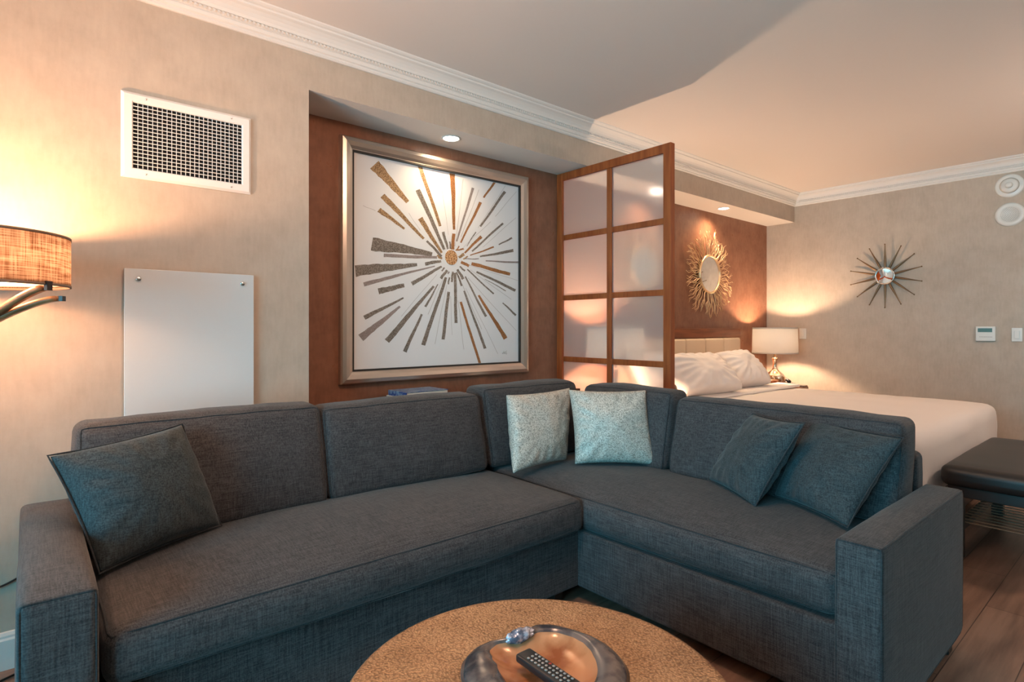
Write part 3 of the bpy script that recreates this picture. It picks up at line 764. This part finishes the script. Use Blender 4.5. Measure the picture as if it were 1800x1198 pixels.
# bedspread
hx, hy, hz = .985, .955, .215
f = soft_def((hx, hy, hz), .085, (.01, .015, .02), 0, .010, 4)
bm = bmesh.new(); soft_box(bm, (hx, hy, hz), .085, f, m=22)
bmesh.ops.delete(bm, geom=[v for v in bm.verts if v.co.z < -.13], context='VERTS')
dd = obj('bedspread', bm, M['sheet'], None, (4.56, 1.835, .225)); 
for v in dd.data.vertices: v.co.z += hz
sm = dd.modifiers.new('cloth_thickness', 'SOLIDIFY'); sm.thickness = .012; sm.offset = -1
tag(dd, 'smooth white bedspread draped over the king bed', 'bedspread')
bm = bmesh.new(); f = soft_def((hx+.006, .11, .014), .013, (0, .01, .004), 0, .006, 8); soft_box(bm, (hx+.006, .11, .014), .013, f, m=18, k=3)
obj('folded_edge', bm, M['sheet'], dd, (0, .60, 2*hz+.022))
t = thing('headboard', 'cream channel-upholstered headboard with cherry rail on the bronze wall', 'headboard', (4.60, YN, 0))
wd = 1.0
box('rail', (-wd-.02, wd+.02, -.085, 0, 1.125, 1.215), M['cherry_h'], t, bev=.003)
box('backing', (-wd-.01, wd+.01, -.045, 0, .25, 1.125), M['cherry'], t)
npn = 6
for i in range(npn):
    x = -wd+(2*wd)*i/npn; f = soft_def((wd/npn, .03, .43), .022, (0, .012, 0)); bm = bmesh.new(); soft_box(bm, (wd/npn, .03, .43), .022, f, m=6); obj('upholstered_channel', bm, M['cushion_cream'], t, (x+wd/npn, -.070, .69))
PG = 'white bed pillows'
pillow('bed_pillow', (3.76, 2.40, .715), (4.50, 2.34, .715), (4.54, 2.62, .985), (3.80, 2.68, .985), .24, M['sheet'], 'white bed pillow, front one nearest the divider edge and fully seen', 'pillow', PG, seed=3, bow=.04, wr=.022, pw=.35)
pillow('bed_pillow', (4.60, 2.46, .715), (5.17, 2.42, .715), (5.20, 2.68, .995), (4.64, 2.72, .985), .24, M['sheet'], 'white bed pillow beside the bedside lamp, rightmost on bed', 'pillow', PG, seed=6, bow=.04, wr=.022, pw=.35)
pillow('bed_pillow', (3.60, 2.62, .715), (4.10, 2.62, .715), (4.10, 2.84, 1.00), (3.62, 2.84, 1.00), .22, M['sheet'], 'white bed pillow partly hidden by the divider post', 'pillow', PG, seed=9, bow=.04, wr=.022, pw=.35)
def nightstand(x0, x1, label, zt=.60):
    t = thing('nightstand', label, 'nightstand', ((x0+x1)/2, 2.78, 0)); h = (x1-x0)/2
    box('body', (-h+.01, h-.01, -.21, .22, .05, zt-.03), M['nightwood'], t, bev=.002)
    box('top', (-h, h, -.225, .235, zt-.03, zt), M['nightwood'], t, bev=.003)
    for z in (.08, .32):
        d = box('drawer', (-h+.03, h-.03, -.225, -.21, z, z+.22), M['nightwood'], t, bev=.003)
        bm = bmesh.new(); bmesh.ops.create_uvsphere(bm, u_segments=16, v_segments=10, radius=.012); obj('knob', bm, M['bronze'], d, (0, -.018, .11))
    for x in (-h+.04, h-.04):
        for y in (-.18, .19): box('foot', (x-.02, x+.02, y-.02, y+.02, 0, .05), M['nightwood'], t)
nightstand(5.64, 6.30, 'dark wood nightstand between the bed and far wall, under the lit lamp')
nightstand(3.09, 3.53, 'dark wood nightstand hidden behind the divider panes beside the bed')
def lamp(p, label):
    t = thing('table_lamp', label, 'table lamp', (p[0], p[1], .60), 0, 'bedside lamps with mercury glass bases')
    bm = bmesh.new(); lathe(bm, [(0, 0), (.070, 0), (.075, .008), (.075, .016), (0, .018)], 48); obj('foot', bm, M['bronze'], t)
    bm = bmesh.new(); lathe(bm, [(0, .016), (.060, .016), (.088, .045), (.102, .080), (.100, .110), (.082, .140), (.050, .165), (.030, .185), (.022, .215), (.020, .270), (.024, .290), (.030, .300), (.020, .312), (0, .314)], 56); obj('lamp_base', bm, M['mercury'], t)
    bm = bmesh.new(); lathe(bm, [(0, .312), (.010, .312), (.012, .42), (0, .42)], 16); obj('socket', bm, M['bronze'], t)
    bm = bmesh.new(); lathe(bm, [(.222, .355), (.215, .625), (.213, .625), (.220, .355)], 72, closed=True); s = obj('lamp_shade', bm, M['shade'], t)
    for z, r in ((.355, .223), (.613, .2165)):
        bm = bmesh.new(); lathe(bm, [(r, z), (r, z+.012), (r-.004, z+.012), (r-.004, z)], 72, closed=True); obj('trim', bm, M['shade'], s)
lamp(NL[0], 'lit table lamp with white drum shade and mercury glass base against far wall')
lamp(NL[1], 'lit table lamp glowing behind the frosted divider')
# telephone
t = thing('telephone', 'black desk telephone beside the bedside lamp base', 'telephone', (6.105, 2.705, .60), -.2)
bm = bmesh.new(); bx(bm, -.08, .08, -.09, .09, 0, .03)
for v in bm.verts:
    if v.co.z > .02 and v.co.y > 0: v.co.z = .065
obj('phone_base', bm, M['black'], t, bev=.006)
bm = bmesh.new(); tube(bm, [(-.055, -.085, .055), (-.055, -.06, .075), (-.055, 0, .095), (-.055, .06, .098), (-.055, .09, .082)], .016, 10, taper=[1.3, 1, .75, 1, 1.3]); obj('handset', bm, M['black'], t)
for i in range(4):
    for j in range(3):
        bm = bmesh.new(); bx(bm, -.006, .006, -.005, .005, 0, .003); obj('key', bm, btn, t, (.005+j*.022, -.055+i*.024, .0365+i*.0045), smooth=False, rot=(.19, 0, 0))
t = box('notepad_tray', (6.10, 6.20, 2.565, 2.655, .60, .612), M['black'], bev=.003); t.location.x -= .02; t.location.y -= .0
tag(t, 'small dark notepad tray on nightstand edge beside telephone', 'tray')
t.location = (6.245, 2.606, .60)

# ------------------------------------------------------------------ branch mirrors
def branch_mirror(x, label, seed):
    rn = random.Random(seed)
    t = thing('branch_mirror', label, 'mirror', (x, YN, 1.745), 0, 'round branch mirrors above the bed')
    bm = bmesh.new(); lathe(bm, [(0, -.052), (.172, -.050), (.176, -.046), (0, -.046)], 64, axis='Y'); obj('mirror_glass', bm, M['mirror'], t, smooth=False)
    bm = bmesh.new(); lathe(bm, [(.170, -.046), (.172, -.058), (.180, -.062), (.190, -.056), (.192, -.040), (.185, -.03)], 64, axis='Y', closed=True); obj('rim', bm, M['gold'], t)
    bm = bmesh.new(); lathe(bm, [(0, -.046), (.185, -.040), (.185, -.012), (0, 0)], 48, axis='Y'); obj('back_plate', bm, M['bronze'], t)
    nb = 78
    for i in range(nb):
        bm = bmesh.new(); a = 2*math.pi*i/nb+rn.uniform(-.015, .015); Lr = rn.uniform(.185, .275)
        y0 = -.030-rn.uniform(0, .02); ph = rn.uniform(0, 6.28); fq = rn.uniform(9, 14)
        def pt(s, da=0):
            r = .175+Lr*s; w_ = math.sin(s*fq+ph)*.010*(.3+s)+da
            return (r*math.cos(a)-w_*math.sin(a), y0-.012*math.sin(s*2.5)-.008*s*math.sin(ph), r*math.sin(a)+w_*math.cos(a))
        tube(bm, [pt(k/12) for k in range(13)], .0034, 5, taper=[1.25-.6*k/12 for k in range(13)])
        for sgn, st in ((1, .32), (-1, .52), (1, .72)):
            if rn.random() < .8:
                le = rn.uniform(.2, .38)
                tube(bm, [pt(st+le*k/6, sgn*.018*(k/6)**.8) for k in range(7)], .0026, 5, taper=[1-.5*k/6 for k in range(7)])
        obj('branch', bm, M['gold'], t)
branch_mirror(5.09, 'round mirror ringed with gold branches above the bed, fully seen', 11)
branch_mirror(4.03, 'gold branch mirror mostly hidden behind the divider, only its edge seen', 12)

# ------------------------------------------------------------------ sunburst mirror and wall devices on the far wall
t = thing('sunburst_mirror', 'small round mirror with fourteen bronze spokes on the far wall', 'mirror', (XE, 1.862, 1.725))
bm = bmesh.new(); lathe(bm, [(0, -.034), (.070, -.033), (.078, -.030), (.0, -.030)], 48, axis='X'); obj('mirror_glass', bm, M['mirror'], t, smooth=False)
bm = bmesh.new(); lathe(bm, [(.074, -.030), (.078, -.038), (.084, -.036), (.086, -.026), (.070, -.018)], 48, axis='X', closed=True); obj('rim', bm, M['chrome'], t)
bm = bmesh.new(); lathe(bm, [(0, -.030), (.070, -.028), (.060, 0), (0, 0)], 32, axis='X'); obj('back_plate', bm, M['bronze'], t)
for i in range(14):
    a = math.pi/2+2*math.pi*i/14; bm = bmesh.new()
    tube(bm, [(-.022-.006*s, (.06+.245*s)*math.cos(a), (.06+.245*s)*math.sin(a)) for s in [k/12 for k in range(13)]], .0105, 8, taper=[.7, .85, 1, 1, .95, .86, .78, .68, .58, .5, .42, .36, .3])
    bmesh.ops.create_icosphere(bm, subdivisions=2, radius=.0065, matrix=Matrix.Translation((-.028, .307*math.cos(a), .307*math.sin(a))))
    obj('spoke', bm, M['bronze'], t)
t = thing('fire_strobe', 'round white strobe alarm near the crown moulding, above the speaker', 'alarm', (XE, .943, 2.43))
bm = bmesh.new(); lathe(bm, [(0, -.012), (.085, -.010), (.098, -.004), (.098, 0), (0, 0)], 48, axis='X'); obj('base_plate', bm, M['plastic'], t)
bm = bmesh.new(); lathe(bm, [(0, -.030), (.050, -.028), (.066, -.012), (0, -.010)], 40, axis='X'); obj('dome', bm, M['plastic'], t)
bm = bmesh.new(); lathe(bm, [(0, -.062), (.012, -.062), (.022, -.056), (.026, -.030), (0, -.028)], 32, axis='X'); obj('sensor', bm, M['plastic'], t)
t = thing('wall_speaker', 'round white perforated speaker below the strobe alarm on far wall', 'speaker', (XE, .940, 2.185))
bm = bmesh.new(); lathe(bm, [(0, -.014), (.064, -.014), (.068, -.020), (.090, -.018), (.100, -.008), (.100, 0), (0, 0)], 56, axis='X'); obj('housing', bm, M['plastic'], t)
bm = bmesh.new()
for r, n in ((.008, 6), (.018, 12), (.028, 18), (.038, 24), (.048, 30), (.058, 36)):
    for i in range(n): lathe(bm, [(0, -.0146), (.0022, -.0146)], 6, c=(0, r*math.cos(6.283*i/n), r*math.sin(6.283*i/n)), axis='X')
obj('grille_holes', bm, mat('grille_hole', (.18, .17, .16), .8), t, smooth=False)
t = thing('thermostat', 'white wall thermostat with small green-grey screen', 'thermostat', (XE, 1.10, 1.105))
box('housing', (-.026, 0, -.068, .068, 0, .128), M['plastic'], t, bev=.006)
box('screen', (-.0275, -.0255, -.046, .052, .078, .112), M['lcd'], t)
bm = bmesh.new()
for i in range(9): bx(bm, -.0268, -.0258, -.045+i*.010, -.040+i*.010, .034, .039)
obj('button_row', bm, mat('grey_mark', (.25, .25, .23), .5), t, smooth=False)
def switch(y, z, label, cat, wd=.072, outlet=False):
    t = thing('wall_switch' if not outlet else 'wall_outlet', label, cat, (XE, y, z))
    box('plate', (-.007, 0, -wd/2, wd/2, 0, .115), M['plastic'], t, bev=.003)
    if outlet:
        box('rocker', (-.011, -.006, -.016, .016, .025, .090), mat('rocker', (.60, .58, .54), .4), t, bev=.002)
    else:
        box('rocker', (-.013, -.006, -.017, .017, .024, .091), M['plastic'], t, bev=.002)
switch(2.64, 1.10, 'narrow white switch plate beside bedside lamp shade on far wall', 'switch', outlet=False)
switch(.895, 1.105, 'white wall switch right of the thermostat at photo edge', 'switch', wd=.070)

# ------------------------------------------------------------------ bench at the foot of the bed
t = thing('bench', 'black leather padded bench with slatted shelf at the foot of bed', 'bench', (4.32, .535, 0))
cushion('seat', (-.62, .60, -.28, .30, .385, .495), t, M['leather'], None, r=.04, bulge=(.005, .005, .012), wr=.002)
box('apron', (-.58, .56, -.25, .27, .33, .39), M['darkwood'], t, bev=.003)
for x in (-.54, .52):
    for y in (-.22, .24): box('leg', (x-.03, x+.03, y-.03, y+.03, 0, .34), M['darkwood'], t, bev=.002)
for y in (-.22, .24): box('rail', (-.51, .49, y-.015, y+.015, .125, .165), M['darkwood'], t)
for i in range(15):
    x = -.44+i*.062; box('slat', (x-.009, x+.009, -.235, .255, .165, .169), M['slat'], t)
